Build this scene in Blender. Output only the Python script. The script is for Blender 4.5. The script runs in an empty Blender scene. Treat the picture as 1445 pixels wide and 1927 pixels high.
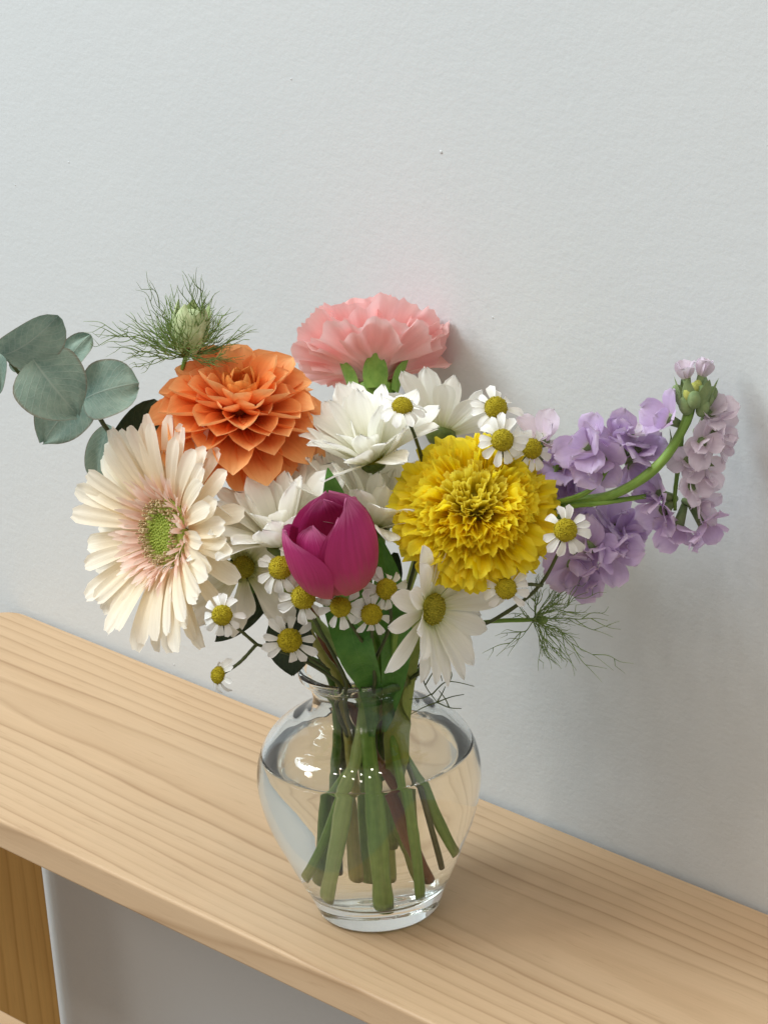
import bpy, math, random
from math import sin, cos, pi, radians, sqrt
from mathutils import Vector, Matrix

scene = bpy.context.scene
COL = scene.collection

# ------------------------------------------------------------------ camera
W0, H0, FPX = 1445.0, 1927.0, 6500.0
YAW, PITCH, ROLL = radians(47.33837975), radians(22.75058916), radians(-4.29043674)
DIST = 1.22
_f = Vector((-sin(YAW) * cos(PITCH), cos(YAW) * cos(PITCH), -sin(PITCH)))
_r0 = Vector((cos(YAW), sin(YAW), 0))
_u0 = _r0.cross(_f)
_r = cos(ROLL) * _r0 + sin(ROLL) * _u0
_u = -sin(ROLL) * _r0 + cos(ROLL) * _u0


def ray(px, py):
    return _f + (px - W0 / 2) / FPX * _r - (py - H0 / 2) / FPX * _u


CAM = -ray(714, 1703) * DIST            # the vase stands at the world origin
camd = bpy.data.cameras.new('camera')
camd.sensor_fit = 'HORIZONTAL'
camd.sensor_width = 36
camd.lens = FPX / W0 * 36
camd.clip_start = 0.02
camd.clip_end = 50
cam = bpy.data.objects.new('camera', camd)
COL.objects.link(cam)
m = Matrix.Identity(4)
for i in range(3):
    m[i][0], m[i][1], m[i][2], m[i][3] = _r[i], _u[i], -_f[i], CAM[i]
cam.matrix_world = m
scene.camera = cam

# ------------------------------------------------------------------ light
world = bpy.data.worlds.new('World')
scene.world = world
world.use_nodes = True
bg = world.node_tree.nodes['Background']
bg.inputs[0].default_value = (1.0, 0.93, 0.85, 1)
bg.inputs[1].default_value = 0.39


def lamp(name, kind, loc, energy, color, size=0.02, target=None):
    d = bpy.data.lights.new(name, kind)
    d.energy = energy
    d.cycles.is_caustics_light = True
    d.color = color
    if kind == 'AREA':
        d.shape = 'DISK'
        d.size = size
    else:
        d.shadow_soft_size = size
    o = bpy.data.objects.new(name, d)
    COL.objects.link(o)
    o.location = loc
    if target is not None:
        o.rotation_euler = (Vector(target) - Vector(loc)).to_track_quat('-Z', 'Y').to_euler()
    return o


WARM, COOL = (1.0, 0.92, 0.82), (0.76, 0.91, 1.0)
# rows of ceiling lamps of the room, whose images sparkle in the glass
for ix in range(7):
    for iy in range(3):
        lamp('ceiling_lamp', 'POINT', (-1.10 + 0.34 * ix, -0.42 - 0.42 * iy, 1.70), 2.9, WARM, 0.034)
# broad soft key light, added up and to the left of the camera
lamp('soft_key_light', 'AREA', (-1.05, -0.85, 1.55), 28.0, COOL, 1.05, (-0.1, 0.05, 0.2))
# a compact lower lamp to the left, which draws the shelf's shadow on the wall underneath
lamp('spot_lamp', 'AREA', (-0.75, -1.20, 1.06), 2.6, (1.0, 0.93, 0.84), 0.2, (0, 0.0, 0.1))

scene.view_settings.view_transform = 'Standard'
scene.view_settings.look = 'None'
scene.view_settings.gamma = 1
scene.view_settings.exposure = 0.10
scene.render.engine = 'CYCLES'
cy = scene.cycles
cy.max_bounces = 20
cy.diffuse_bounces = 5
cy.glossy_bounces = 8
cy.transmission_bounces = 18
cy.transparent_max_bounces = 16
cy.caustics_refractive = True
cy.caustics_reflective = True
cy.sample_clamp_indirect = 14
cy.blur_glossy = 0.5
cy.use_denoising = True

# ------------------------------------------------------------------ helpers
CM = 0.01
R_H = _r0
T_H = Vector((sin(YAW), -cos(YAW), 0))      # horizontal direction towards the camera
UP = Vector((0, 0, 1))


def P(px, py, k=0.0):
    """Point of the photograph at k cm in front of the upright plane through the vase axis."""
    d = ray(px, py)
    t = (k * CM - CAM.dot(T_H)) / d.dot(T_H)
    return CAM + d * t


def A(a, k, z):
    """Point by cm: a to the right, k towards the viewer, z up, from the vase base."""
    return (R_H * a + T_H * k + UP * z) * CM


def cdir(r, u, t):
    return (r * _r + u * _u - t * _f).normalized()


def lin(c):
    return tuple((x / 12.92 if x <= 0.04045 else ((x + 0.055) / 1.055) ** 2.4) for x in (v / 255 for v in c)) + (1,)


def lerp(pts, u):
    if u <= pts[0][0]:
        return pts[0][1]
    for (a, x), (b, y) in zip(pts, pts[1:]):
        if u <= b:
            t = (u - a) / (b - a)
            return x + (y - x) * t
    return pts[-1][1]


def slerp_(pts, u):
    """Smooth (Catmull) interpolation of a list of (u, value)."""
    n = len(pts)
    if u <= pts[0][0]:
        return pts[0][1]
    if u >= pts[-1][0]:
        return pts[-1][1]
    for i in range(n - 1):
        if u <= pts[i + 1][0]:
            a, b = pts[i], pts[i + 1]
            h = b[0] - a[0]
            t = (u - a[0]) / h
            pm = pts[i - 1] if i else a
            pn = pts[i + 2] if i + 2 < n else b
            m0 = (b[1] - pm[1]) / max(b[0] - pm[0], 1e-6) * h
            m1 = (pn[1] - a[1]) / max(pn[0] - a[0], 1e-6) * h
            t2, t3 = t * t, t * t * t
            return (2 * t3 - 3 * t2 + 1) * a[1] + (t3 - 2 * t2 + t) * m0 + (-2 * t3 + 3 * t2) * b[1] + (t3 - t2) * m1


def catmull(pts, n=8):
    out = []
    for i in range(len(pts) - 1):
        p0 = pts[i - 1] if i else pts[0] * 2 - pts[1]
        p1, p2 = pts[i], pts[i + 1]
        p3 = pts[i + 2] if i + 2 < len(pts) else pts[-1] * 2 - pts[-2]
        d01 = max((p1 - p0).length, 1e-7) ** .5
        d12 = max((p2 - p1).length, 1e-7) ** .5
        d23 = max((p3 - p2).length, 1e-7) ** .5
        m1 = (p1 - p0) / d01 - (p2 - p0) / (d01 + d12) + (p2 - p1) / d12
        m2 = (p2 - p1) / d12 - (p3 - p1) / (d12 + d23) + (p3 - p2) / d23
        m1, m2 = m1 * d12, m2 * d12
        for j in range(n):
            t = j / n
            t2, t3 = t * t, t ** 3
            out.append((2 * t3 - 3 * t2 + 1) * p1 + (t3 - 2 * t2 + t) * m1 + (-2 * t3 + 3 * t2) * p2 + (t3 - t2) * m2)
    out.append(pts[-1].copy())
    return out


class MB:
    def __init__(self):
        self.v, self.f, self.uv, self.mi = [], [], [], []
        self.mat = 0

    def grid(self, fn, nu, nv, close_v=False):
        b = len(self.v)
        cols = nv if close_v else nv + 1
        for i in range(nu + 1):
            for j in range(cols):
                u, v = i / nu, -1 + 2 * j / nv
                self.v.append(fn(u, v))
                self.uv.append((u, (v + 1) / 2))
        for i in range(nu):
            for j in range(nv):
                j2 = (j + 1) % cols
                self.f.append((b + i * cols + j, b + (i + 1) * cols + j, b + (i + 1) * cols + j2, b + i * cols + j2))
                self.mi.append(self.mat)

    def tube(self, pts, rad, sides=8, cap=True, knob=None):
        n = len(pts)
        b = len(self.v)
        t0 = (pts[1] - pts[0]).normalized()
        x = t0.orthogonal().normalized()
        for i, p in enumerate(pts):
            t = (pts[min(i + 1, n - 1)] - pts[max(i - 1, 0)]).normalized()
            x = (x - t * x.dot(t)).normalized()
            y = t.cross(x)
            u = i / (n - 1)
            r = rad(u) if callable(rad) else rad
            for j in range(sides):
                a = 2 * pi * j / sides
                rr = r * (1 + (knob(u, a) if knob else 0))
                sl = t * (-cos(a + 1.0) * rr * .8) if (i == 0 and hasattr(self, 'capmat')) else Vector()
                self.v.append(p + (x * cos(a) + y * sin(a)) * rr + sl)
                self.uv.append((u, j / sides))
        for i in range(n - 1):
            for j in range(sides):
                j2 = (j + 1) % sides
                self.f.append((b + i * sides + j, b + i * sides + j2, b + (i + 1) * sides + j2, b + (i + 1) * sides + j))
                self.mi.append(self.mat)
        if cap:
            self.f.append(tuple(b + j for j in reversed(range(sides))))
            self.mi.append(getattr(self, 'capmat', self.mat))
            e = b + (n - 1) * sides
            self.f.append(tuple(e + j for j in range(sides)))
            self.mi.append(self.mat)

    def lathe(self, prof, seg=32, jitter=None):
        """prof: (r, z) list; poles allowed (r = 0)."""
        rings = []
        for k, (r, z) in enumerate(prof):
            if r < 1e-7:
                self.v.append(Vector((0, 0, z)))
                self.uv.append((k / (len(prof) - 1), 0))
                rings.append([len(self.v) - 1])
            else:
                ring = []
                for j in range(seg):
                    a = 2 * pi * j / seg
                    q = r * (1 + (jitter(k, a) if jitter else 0))
                    self.v.append(Vector((q * cos(a), q * sin(a), z)))
                    self.uv.append((k / (len(prof) - 1), j / seg))
                    ring.append(len(self.v) - 1)
                rings.append(ring)
        for a, b in zip(rings, rings[1:]):
            for j in range(seg):
                j2 = (j + 1) % seg
                if len(a) == 1 and len(b) == 1:
                    continue
                if len(a) == 1:
                    self.f.append((a[0], b[j2], b[j]))
                elif len(b) == 1:
                    self.f.append((a[j], a[j2], b[0]))
                else:
                    self.f.append((a[j], a[j2], b[j2], b[j]))
                self.mi.append(self.mat)

    def blob(self, c, r, sx=1, seg=6, rings=4, axis=None):
        M = frame(c, axis or UP)
        b = len(self.v)
        tmp = MB()
        tmp.lathe([(r * sin(pi * i / rings), -r * sx * cos(pi * i / rings)) for i in range(rings + 1)], seg)
        for q in tmp.v:
            self.v.append(M @ q)
        self.uv += tmp.uv
        for f in tmp.f:
            self.f.append(tuple(b + i for i in f))
            self.mi.append(self.mat)

    def merge(self, other, M):
        b = len(self.v)
        self.v += [M @ Vector(q) for q in other.v]
        self.uv += other.uv
        self.f += [tuple(b + i for i in f) for f in other.f]
        self.mi += other.mi

    def mesh(self, name, mats, smooth=True):
        me = bpy.data.meshes.new(name)
        me.from_pydata([tuple(q) for q in self.v], [], self.f)
        uvl = me.uv_layers.new(name='UVMap')
        vi = [0] * len(me.loops)
        me.loops.foreach_get('vertex_index', vi)
        flat = [c for i in vi for c in self.uv[i]]
        uvl.data.foreach_set('uv', flat)
        if not isinstance(mats, (list, tuple)):
            mats = [mats]
        for mt in mats:
            me.materials.append(mt)
        me.polygons.foreach_set('material_index', self.mi)
        me.polygons.foreach_set('use_smooth', [smooth] * len(me.polygons))
        me.update()
        return me


def frame(o, z, spin=0.0, xhint=None):
    z = z.normalized()
    if xhint is not None:
        x = (xhint - z * xhint.dot(z))
        x = x.normalized() if x.length > 1e-6 else z.orthogonal().normalized()
    else:
        ref = _r if abs(z.dot(_r)) < 0.9 else _u
        x = (ref - z * ref.dot(z)).normalized()
    y = z.cross(x)
    M = Matrix.Identity(4)
    for i in range(3):
        M[i][0], M[i][1], M[i][2], M[i][3] = x[i], y[i], z[i], o[i]
    return M @ Matrix.Rotation(spin, 4, 'Z')


WM = {}     # world matrix by object name


def thing(name, loc, label, cat, group=None):
    o = bpy.data.objects.new(name, None)
    COL.objects.link(o)
    o.empty_display_size = 0.01
    o.location = loc
    WM[o.name] = Matrix.Translation(loc)
    tag(o, label, cat, group)
    return o


def tag(o, label=None, cat=None, group=None, kind=None):
    if label:
        o['label'] = label
    if cat:
        o['category'] = cat
    if group:
        o['group'] = group
    if kind:
        o['kind'] = kind
    return o


def part(name, me, parent=None, M=None, label=None, kind=None):
    """A mesh object placed by its world matrix."""
    M = M or Matrix.Identity(4)
    o = bpy.data.objects.new(name, me)
    COL.objects.link(o)
    WM[o.name] = M
    if parent is not None:
        o.parent = parent
        o.matrix_local = WM[parent.name].inverted() @ M
    else:
        o.matrix_world = M
    tag(o, label=label, kind=kind)
    if name in ('stem', 'top_board', 'leaf'):
        o.cycles.is_caustics_receiver = True
    return o


# ------------------------------------------------------------------ materials
class NT:
    def __init__(self, name):
        self.m = bpy.data.materials.new(name)
        self.m.use_nodes = True
        self.t = self.m.node_tree
        self.b = self.t.nodes['Principled BSDF']
        self.out = self.t.nodes['Material Output']

    def n(self, kind, **kw):
        nd = self.t.nodes.new(kind)
        for k, v in kw.items():
            setattr(nd, k, v)
        return nd

    def l(self, a, b):
        self.t.links.new(a, b)

    def math(self, op, a, b=None, clamp=False):
        nd = self.n('ShaderNodeMath', operation=op)
        nd.use_clamp = clamp
        for i, x in enumerate((a, b)):
            if x is None:
                continue
            if isinstance(x, (int, float)):
                nd.inputs[i].default_value = x
            else:
                self.l(x, nd.inputs[i])
        return nd.outputs[0]

    def ramp(self, fac, stops, interp='LINEAR'):
        nd = self.n('ShaderNodeValToRGB')
        cr = nd.color_ramp
        cr.interpolation = interp
        while len(cr.elements) < len(stops):
            cr.elements.new(0.5)
        for e, (p, c) in zip(cr.elements, stops):
            e.position = p
            e.color = c if len(c) == 4 else tuple(c) + (1,)
        self.l(fac, nd.inputs[0])
        return nd.outputs[0]

    def mix(self, fac, a, b, mode='MIX'):
        nd = self.n('ShaderNodeMix', data_type='RGBA', blend_type=mode)
        for sock, x in ((nd.inputs[0], fac), (nd.inputs[6], a), (nd.inputs[7], b)):
            if isinstance(x, (int, float)):
                sock.default_value = x
            elif isinstance(x, tuple):
                sock.default_value = x
            else:
                self.l(x, sock)
        return nd.outputs[2]

    def noise(self, vec, scale, detail=3, rough=0.5):
        nd = self.n('ShaderNodeTexNoise')
        nd.inputs['Scale'].default_value = scale
        nd.inputs['Detail'].default_value = detail
        nd.inputs['Roughness'].default_value = rough
        if vec is not None:
            self.l(vec, nd.inputs['Vector'])
        return nd.outputs[0]

    def mapping(self, vec, scale, loc=(0, 0, 0)):
        nd = self.n('ShaderNodeMapping')
        nd.inputs['Scale'].default_value = scale
        nd.inputs['Location'].default_value = loc
        self.l(vec, nd.inputs['Vector'])
        return nd.outputs[0]

    def bump(self, h, strength, dist):
        nd = self.n('ShaderNodeBump')
        nd.inputs['Strength'].default_value = strength
        nd.inputs['Distance'].default_value = dist
        self.l(h, nd.inputs['Height'])
        self.l(nd.outputs[0], self.b.inputs['Normal'])
        return nd.outputs[0]


def petal_mat(name, stops, rough=0.55, trans=0.35, streak=0.14, veins=16, vary=0.10, bump=0.25, spec=0.25):
    """Thin petal: pigment runs along the length (UV u), fine veins across (UV v)."""
    t = NT(name)
    uv = t.n('ShaderNodeUVMap', uv_map='UVMap').outputs[0]
    sep = t.n('ShaderNodeSeparateXYZ')
    t.l(uv, sep.inputs[0])
    info = t.n('ShaderNodeObjectInfo').outputs['Random']
    off = t.n('ShaderNodeCombineXYZ')
    t.l(t.math('MULTIPLY', info, 37.0), off.inputs[2])
    add = t.n('ShaderNodeVectorMath', operation='ADD')
    t.l(uv, add.inputs[0])
    t.l(off.outputs[0], add.inputs[1])
    st = t.noise(t.mapping(add.outputs[0], (1.6, veins, 1)), 1.0, 3, 0.6)
    pat = t.noise(t.mapping(add.outputs[0], (2.5, 2.5, 1)), 1.0, 2)
    u = t.math('ADD', sep.outputs[0], t.math('MULTIPLY', t.math('SUBTRACT', st, 0.5), 0.25))
    c = t.ramp(u, [(p, lin(q)) for p, q in stops])
    k = t.math('ADD', 1 - streak * 0.75, t.math('MULTIPLY', st, streak * 1.5))
    k = t.math('MULTIPLY', k, t.math('ADD', 1 - vary * 0.9, t.math('MULTIPLY', t.math('ADD', info, pat), vary * 0.9)))
    comb = t.n('ShaderNodeCombineColor')
    for i in range(3):
        t.l(k, comb.inputs[i])
    c = t.mix(1.0, c, comb.outputs[0], 'MULTIPLY')
    t.l(c, t.b.inputs['Base Color'])
    t.b.inputs['Roughness'].default_value = rough
    t.b.inputs['Specular IOR Level'].default_value = spec
    nrm = t.bump(st, bump, 0.0006)
    tr = t.n('ShaderNodeBsdfTranslucent')
    t.l(c, tr.inputs[0])
    mx = t.n('ShaderNodeMixShader')
    mx.inputs[0].default_value = trans
    t.l(t.b.outputs[0], mx.inputs[1])
    t.l(tr.outputs[0], mx.inputs[2])
    t.l(mx.outputs[0], t.out.inputs[0])
    return t.m


def plain_mat(name, c1, c2, scale=300, rough=0.5, bump=0.3, bdist=0.0006, trans=0.0, stretch=(1, 1, 1), uvm=False, spec=0.3):
    t = NT(name)
    tc = t.n('ShaderNodeTexCoord')
    vec = t.mapping(tc.outputs['UV' if uvm else 'Object'], stretch)
    nz = t.noise(vec, scale, 4, 0.6)
    c = t.ramp(nz, [(0.3, lin(c1)), (0.7, lin(c2))])
    t.l(c, t.b.inputs['Base Color'])
    t.b.inputs['Roughness'].default_value = rough
    t.b.inputs['Specular IOR Level'].default_value = spec
    if bump:
        t.bump(nz, bump, bdist)
    if trans:
        tr = t.n('ShaderNodeBsdfTranslucent')
        t.l(c, tr.inputs[0])
        mx = t.n('ShaderNodeMixShader')
        mx.inputs[0].default_value = trans
        t.l(t.b.outputs[0], mx.inputs[1])
        t.l(tr.outputs[0], mx.inputs[2])
        t.l(mx.outputs[0], t.out.inputs[0])
    return t.m


def leaf_mat(name, c1, c2, cv, rough=0.5, trans=0.2, nveins=9, vein=0.5, cr=None, spec=0.3):
    """Leaf: midrib and net of side veins from the UVs, mottled bloom."""
    t = NT(name)
    tc = t.n('ShaderNodeTexCoord')
    sep = t.n('ShaderNodeSeparateXYZ')
    t.l(tc.outputs['UV'], sep.inputs[0])
    a = t.math('ABSOLUTE', t.math('SUBTRACT', sep.outputs[1], 0.5))
    n1 = t.noise(tc.outputs['Object'], 90, 4, 0.6)
    n2 = t.noise(tc.outputs['Object'], 320, 3, 0.6)
    warp = t.math('MULTIPLY', t.math('SUBTRACT', n1, 0.5), 0.12)
    q = t.math('ADD', t.math('SUBTRACT', sep.outputs[0], t.math('MULTIPLY', a, 0.75)), warp)
    fr = t.math('FRACT', t.math('MULTIPLY', q, nveins))
    side = t.math('SMOOTH_MIN', fr, t.math('SUBTRACT', 1.0, fr))
    side = t.math('SUBTRACT', 1.0, t.math('MULTIPLY', side, 9.0), True)
    mid = t.math('SUBTRACT', 1.0, t.math('MULTIPLY', a, 42.0), True)
    vo = t.n('ShaderNodeTexVoronoi', feature='DISTANCE_TO_EDGE')
    vo.inputs['Scale'].default_value = 430
    t.l(tc.outputs['Object'], vo.inputs['Vector'])
    net = t.math('MULTIPLY', t.math('SUBTRACT', 1.0, t.math('MULTIPLY', vo.outputs[0], 9.0), True), 0.45)
    v = t.math('MAXIMUM', t.math('MULTIPLY', t.math('MAXIMUM', side, net), 0.6), mid)
    base = t.ramp(t.math('ADD', t.math('MULTIPLY', n1, 0.7), t.math('MULTIPLY', n2, 0.3)), [(0.33, lin(c1)), (0.67, lin(c2))])
    if cr is not None:      # reddish rim
        rim = t.math('MULTIPLY', t.math('SUBTRACT', a, 0.455), 18.0, True)
        base = t.mix(t.math('MULTIPLY', rim, 0.8), base, lin(cr))
    c = t.mix(t.math('MULTIPLY', v, vein), base, lin(cv))
    t.l(c, t.b.inputs['Base Color'])
    t.b.inputs['Roughness'].default_value = rough
    t.b.inputs['Specular IOR Level'].default_value = spec
    t.bump(t.math('ADD', v, t.math('MULTIPLY', n2, 0.6)), 0.35, 0.0005)
    if trans:
        tr = t.n('ShaderNodeBsdfTranslucent')
        t.l(c, tr.inputs[0])
        mx = t.n('ShaderNodeMixShader')
        mx.inputs[0].default_value = trans
        t.l(t.b.outputs[0], mx.inputs[1])
        t.l(tr.outputs[0], mx.inputs[2])
        t.l(mx.outputs[0], t.out.inputs[0])
    return t.m


def stem_mat(name, c1, c2, rough=0.45, ribs=10):
    """Stem: lengthwise ribs from UV v, blotches along the length."""
    t = NT(name)
    tc = t.n('ShaderNodeTexCoord')
    n1 = t.noise(t.mapping(tc.outputs['UV'], (7, ribs, 1)), 1.0, 3, 0.6)
    n2 = t.noise(tc.outputs['Object'], 260, 3, 0.6)
    c = t.ramp(t.math('ADD', t.math('MULTIPLY', n1, 0.65), t.math('MULTIPLY', n2, 0.35)), [(0.32, lin(c1)), (0.68, lin(c2))])
    t.l(c, t.b.inputs['Base Color'])
    t.b.inputs['Roughness'].default_value = rough
    t.b.inputs['Specular IOR Level'].default_value = 0.35
    t.bump(n1, 0.35, 0.0008)
    return t.m


def wall_material():
    t = NT('painted_plaster')
    tc = t.n('ShaderNodeTexCoord')
    ob = tc.outputs['Object']
    big = t.noise(ob, 5, 2)
    c = t.ramp(big, [(0.3, (0.605, 0.635, 0.65, 1)), (0.7, (0.63, 0.655, 0.665, 1))])
    t.l(c, t.b.inputs['Base Color'])
    t.b.inputs['Roughness'].default_value = 0.75
    t.b.inputs['Specular IOR Level'].default_value = 0.25
    h1 = t.noise(t.mapping(ob, (0.9, 1, 1.1)), 560, 2, 0.55)
    h2 = t.noise(t.mapping(ob, (0.85, 1, 1.15)), 210, 3, 0.5)
    h = t.math('ADD', t.math('MULTIPLY', h1, 0.6), t.math('MULTIPLY', h2, 0.7))
    h = t.math('ADD', h, t.math('MULTIPLY', t.noise(ob, 26, 3), 1.2))
    t.bump(h, 0.21, 0.0009)
    return t.m


def wood_material(name, axis='X', light=(206, 178, 144), mid=(193, 161, 125), dark=(148, 114, 79), yc=0.022, h=0.026, freq=205, off=0.0):
    t = NT(name)
    tc = t.n('ShaderNodeTexCoord')
    ob = tc.outputs['Object']
    sep = t.n('ShaderNodeSeparateXYZ')
    t.l(ob, sep.inputs[0])
    ax = {'X': (0, 1, 2), 'Z': (2, 1, 0)}[axis]
    L, Y, Z = (sep.outputs[i] for i in ax)
    st = (2.2, 9, 9) if axis == 'X' else (9, 9, 2.2)
    w1 = t.noise(t.mapping(ob, st, (off, 0, off)), 1.0, 2)
    st = (6, 34, 34) if axis == 'X' else (34, 34, 6)
    w2 = t.noise(t.mapping(ob, st, (off, 0, 0)), 1.0, 3)
    # the pith wanders slowly below the board, which opens the grain into long tongues
    dy = t.math('ADD', t.math('SUBTRACT', Y, yc), t.math('MULTIPLY', t.math('SUBTRACT', w1, 0.5), 0.014))
    dy = t.math('ADD', dy, t.math('MULTIPLY', L, 0.02))
    dz = t.math('ADD', Z, t.math('ADD', h, t.math('MULTIPLY', t.math('ADD', L, 0.1), -0.012)))
    r = t.math('SQRT', t.math('ADD', t.math('MULTIPLY', dy, dy), t.math('MULTIPLY', dz, dz)))
    q = t.math('ADD', t.math('MULTIPLY', r, freq), t.math('MULTIPLY', t.math('SUBTRACT', w2, 0.5), 1.15))
    fr = t.math('FRACT', q)
    cell = t.n('ShaderNodeTexWhiteNoise', noise_dimensions='1D')
    t.l(t.math('FLOOR', q), cell.inputs['W'])
    band = t.ramp(fr, [(0.0, (0, 0, 0)), (0.5, (0.07, 0.07, 0.07)), (0.78, (0.42, 0.42, 0.42)), (0.88, (1, 1, 1)), (1.0, (0.05, 0.05, 0.05))])
    amt = t.math('MULTIPLY', band, t.math('ADD', 0.2, t.math('MULTIPLY', cell.outputs[0], 0.7)))
    st = (26, 900, 900) if axis == 'X' else (900, 900, 26)
    fib = t.noise(t.mapping(ob, st), 1.0, 3, 0.7)
    st = (9, 40, 40) if axis == 'X' else (40, 40, 9)
    blot = t.noise(t.mapping(ob, st), 1.0, 3)
    base = t.mix(blot, lin(light), lin(mid))
    c = t.mix(t.math('MULTIPLY', amt, t.math('ADD', 0.35, t.math('MULTIPLY', blot, 0.75))), base, lin(dark))
    st = (55, 620, 620) if axis == 'X' else (620, 620, 55)
    pore = t.noise(t.mapping(ob, st, (1.7, 0, 0)), 1.0, 2, 0.5)
    pore = t.math('MULTIPLY', t.math('SUBTRACT', pore, 0.62), 5.0, True)
    c = t.mix(t.math('MULTIPLY', pore, 0.35), c, lin(dark))
    k = t.math('ADD', 0.91, t.math('MULTIPLY', fib, 0.18))
    comb = t.n('ShaderNodeCombineColor')
    for i in range(3):
        t.l(k, comb.inputs[i])
    c = t.mix(1.0, c, comb.outputs[0], 'MULTIPLY')
    t.l(c, t.b.inputs['Base Color'])
    t.b.inputs['Roughness'].default_value = 0.48
    t.b.inputs['Specular IOR Level'].default_value = 0.3
    t.bump(t.math('ADD', fib, t.math('MULTIPLY', amt, 0.3)), 0.10, 0.0004)
    return t.m


def glass_mat(name, color, ior, rough=0.0):
    t = NT(name)
    t.b.inputs['Base Color'].default_value = color
    t.b.inputs['Roughness'].default_value = rough
    t.b.inputs['IOR'].default_value = ior
    t.b.inputs['Transmission Weight'].default_value = 1.0
    return t.m


M_GLASS = glass_mat('clear_glass', (0.975, 0.99, 0.98, 1), 1.48)
M_WATER = glass_mat('clear_water', (0.985, 0.99, 0.975, 1), 1.28)

# ------------------------------------------------------------------ wall and bench
Y_WALL = 0.0822
b = MB()
x0, x1, z0, z1, y0, y1 = -2.2, 1.6, -0.9, 2.2, Y_WALL, Y_WALL + 0.12
for q in ((x0, y0, z0), (x1, y0, z0), (x1, y0, z1), (x0, y0, z1), (x0, y1, z0), (x1, y1, z0), (x1, y1, z1), (x0, y1, z1)):
    b.v.append(Vector(q))
    b.uv.append((0, 0))
b.f = [(0, 1, 2, 3), (5, 4, 7, 6), (4, 0, 3, 7), (1, 5, 6, 2), (3, 2, 6, 7), (4, 5, 1, 0)]
b.mi = [0] * 6
rw = random.Random(8)
nibs = [(830, 285)] + [(rw.uniform(0, 1445), rw.uniform(0, 1300)) for _ in range(16)]
for i, (qx, qy) in enumerate(nibs):         # dust caught in the paint
    d_ = ray(qx, qy)
    hit = CAM + d_ * ((Y_WALL - CAM.y) / d_.y)
    b.blob(hit, (0.0007 if i == 0 else rw.uniform(0.0002, 0.00045)), 0.6, 8, 5, Vector((0, 1, 0)))
wall = part('wall', b.mesh('wall', wall_material(), False))
tag(wall, label='white painted plaster wall with fine roller texture behind the bouquet', kind='structure')


def rounded_board(x0, x1, y0, y1, z0, z1, rc, bev, n=10):
    """Board with rounded plan corners and softened top and bottom edges."""
    def ring(ins, z):
        out = []
        for (cx, cy_, a0) in ((x1 - rc, y1 - rc, 0), (x0 + rc, y1 - rc, 90), (x0 + rc, y0 + rc, 180), (x1 - rc, y0 + rc, 270)):
            for i in range(n + 1):
                a = radians(a0 + 90 * i / n)
                out.append(Vector((cx + (rc - ins) * cos(a), cy_ + (rc - ins) * sin(a), z)))
        return out
    rings = []
    for i in range(5):
        a = radians(90 * i / 4)
        rings.append(ring(bev * (1 - sin(a)), z0 + bev * (1 - cos(a))))
    rings.append(ring(0, z0 + bev * 1.15))
    rings.append(ring(0, z1 - bev * 1.15))
    for i in range(5):
        a = radians(90 * i / 4)
        rings.append(ring(bev * (1 - cos(a)), z1 - bev * (1 - sin(a))))
    g = MB()
    for rg in rings:
        g.v += rg
        g.uv += [(0, 0)] * len(rg)
    N = len(rings[0])
    for i in range(len(rings) - 1):
        for j in range(N):
            j2 = (j + 1) % N
            g.f.append((i * N + j, i * N + j2, (i + 1) * N + j2, (i + 1) * N + j))
    g.f.append(tuple(reversed(range(N))))
    g.f.append(tuple((len(rings) - 1) * N + j for j in range(N)))
    g.mi = [0] * len(g.f)
    return g


def flat_shade(me):
    """smooth everything but the two big flat faces"""
    for p in me.polygons:
        p.use_smooth = len(p.vertices) < 5
    return me


pine = wood_material('pine_top')
pine_side = wood_material('pine_side', 'Z', light=(232, 186, 112), mid=(220, 170, 94), dark=(182, 128, 60), yc=0.03, h=0.33, freq=190)
pine_rail = wood_material('pine_rail', 'X', yc=-0.06, h=0.15, off=3.1)
bench = thing('wooden_bench', Vector((-0.1, 0.015, -0.33)), 'pale pine wall bench with rounded corner carrying the glass vase', 'bench')
part('top_board', flat_shade(rounded_board(-0.3135, 0.9, -0.0450, 0.0805, -0.0130, 0.0, 0.014, 0.0013).mesh('top_board', pine)), bench)
part('side_panel', flat_shade(rounded_board(-0.3125, -0.3050, -0.036, 0.0775, -0.33, -0.0134, 0.0015, 0.001, 4).mesh('side_panel', pine_side)), bench)
part('front_rail', flat_shade(rounded_board(-0.3050, 0.9, -0.066, -0.0455, -0.112, -0.0876, 0.002, 0.0015, 4).mesh('front_rail', pine_rail)), bench)
part('side_panel', flat_shade(rounded_board(0.86, 0.8675, -0.036, 0.0775, -0.33, -0.0134, 0.0015, 0.001, 4).mesh('side_panel', pine_side)), bench)

# ------------------------------------------------------------------ vase and water
OUT = [(0, .0), (1.2, .0), (1.95, .02), (2.14, .10), (2.22, .28), (2.42, .8), (2.80, 1.6), (3.18, 2.5), (3.55, 3.4),
       (3.80, 4.3), (3.90, 5.1), (3.84, 5.8), (3.60, 6.45), (3.15, 7.0), (2.55, 7.38), (2.05, 7.66), (1.80, 7.95),
       (1.72, 8.25), (1.76, 8.6), (1.88, 8.88), (2.05, 9.05), (2.14, 9.13), (2.16, 9.24)]


def dense(prof, n=5):
    pts = catmull([Vector((r, 0, z)) for r, z in prof], n)
    return [(max(p.x, 0) * CM, p.z * CM) for p in pts]


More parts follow.
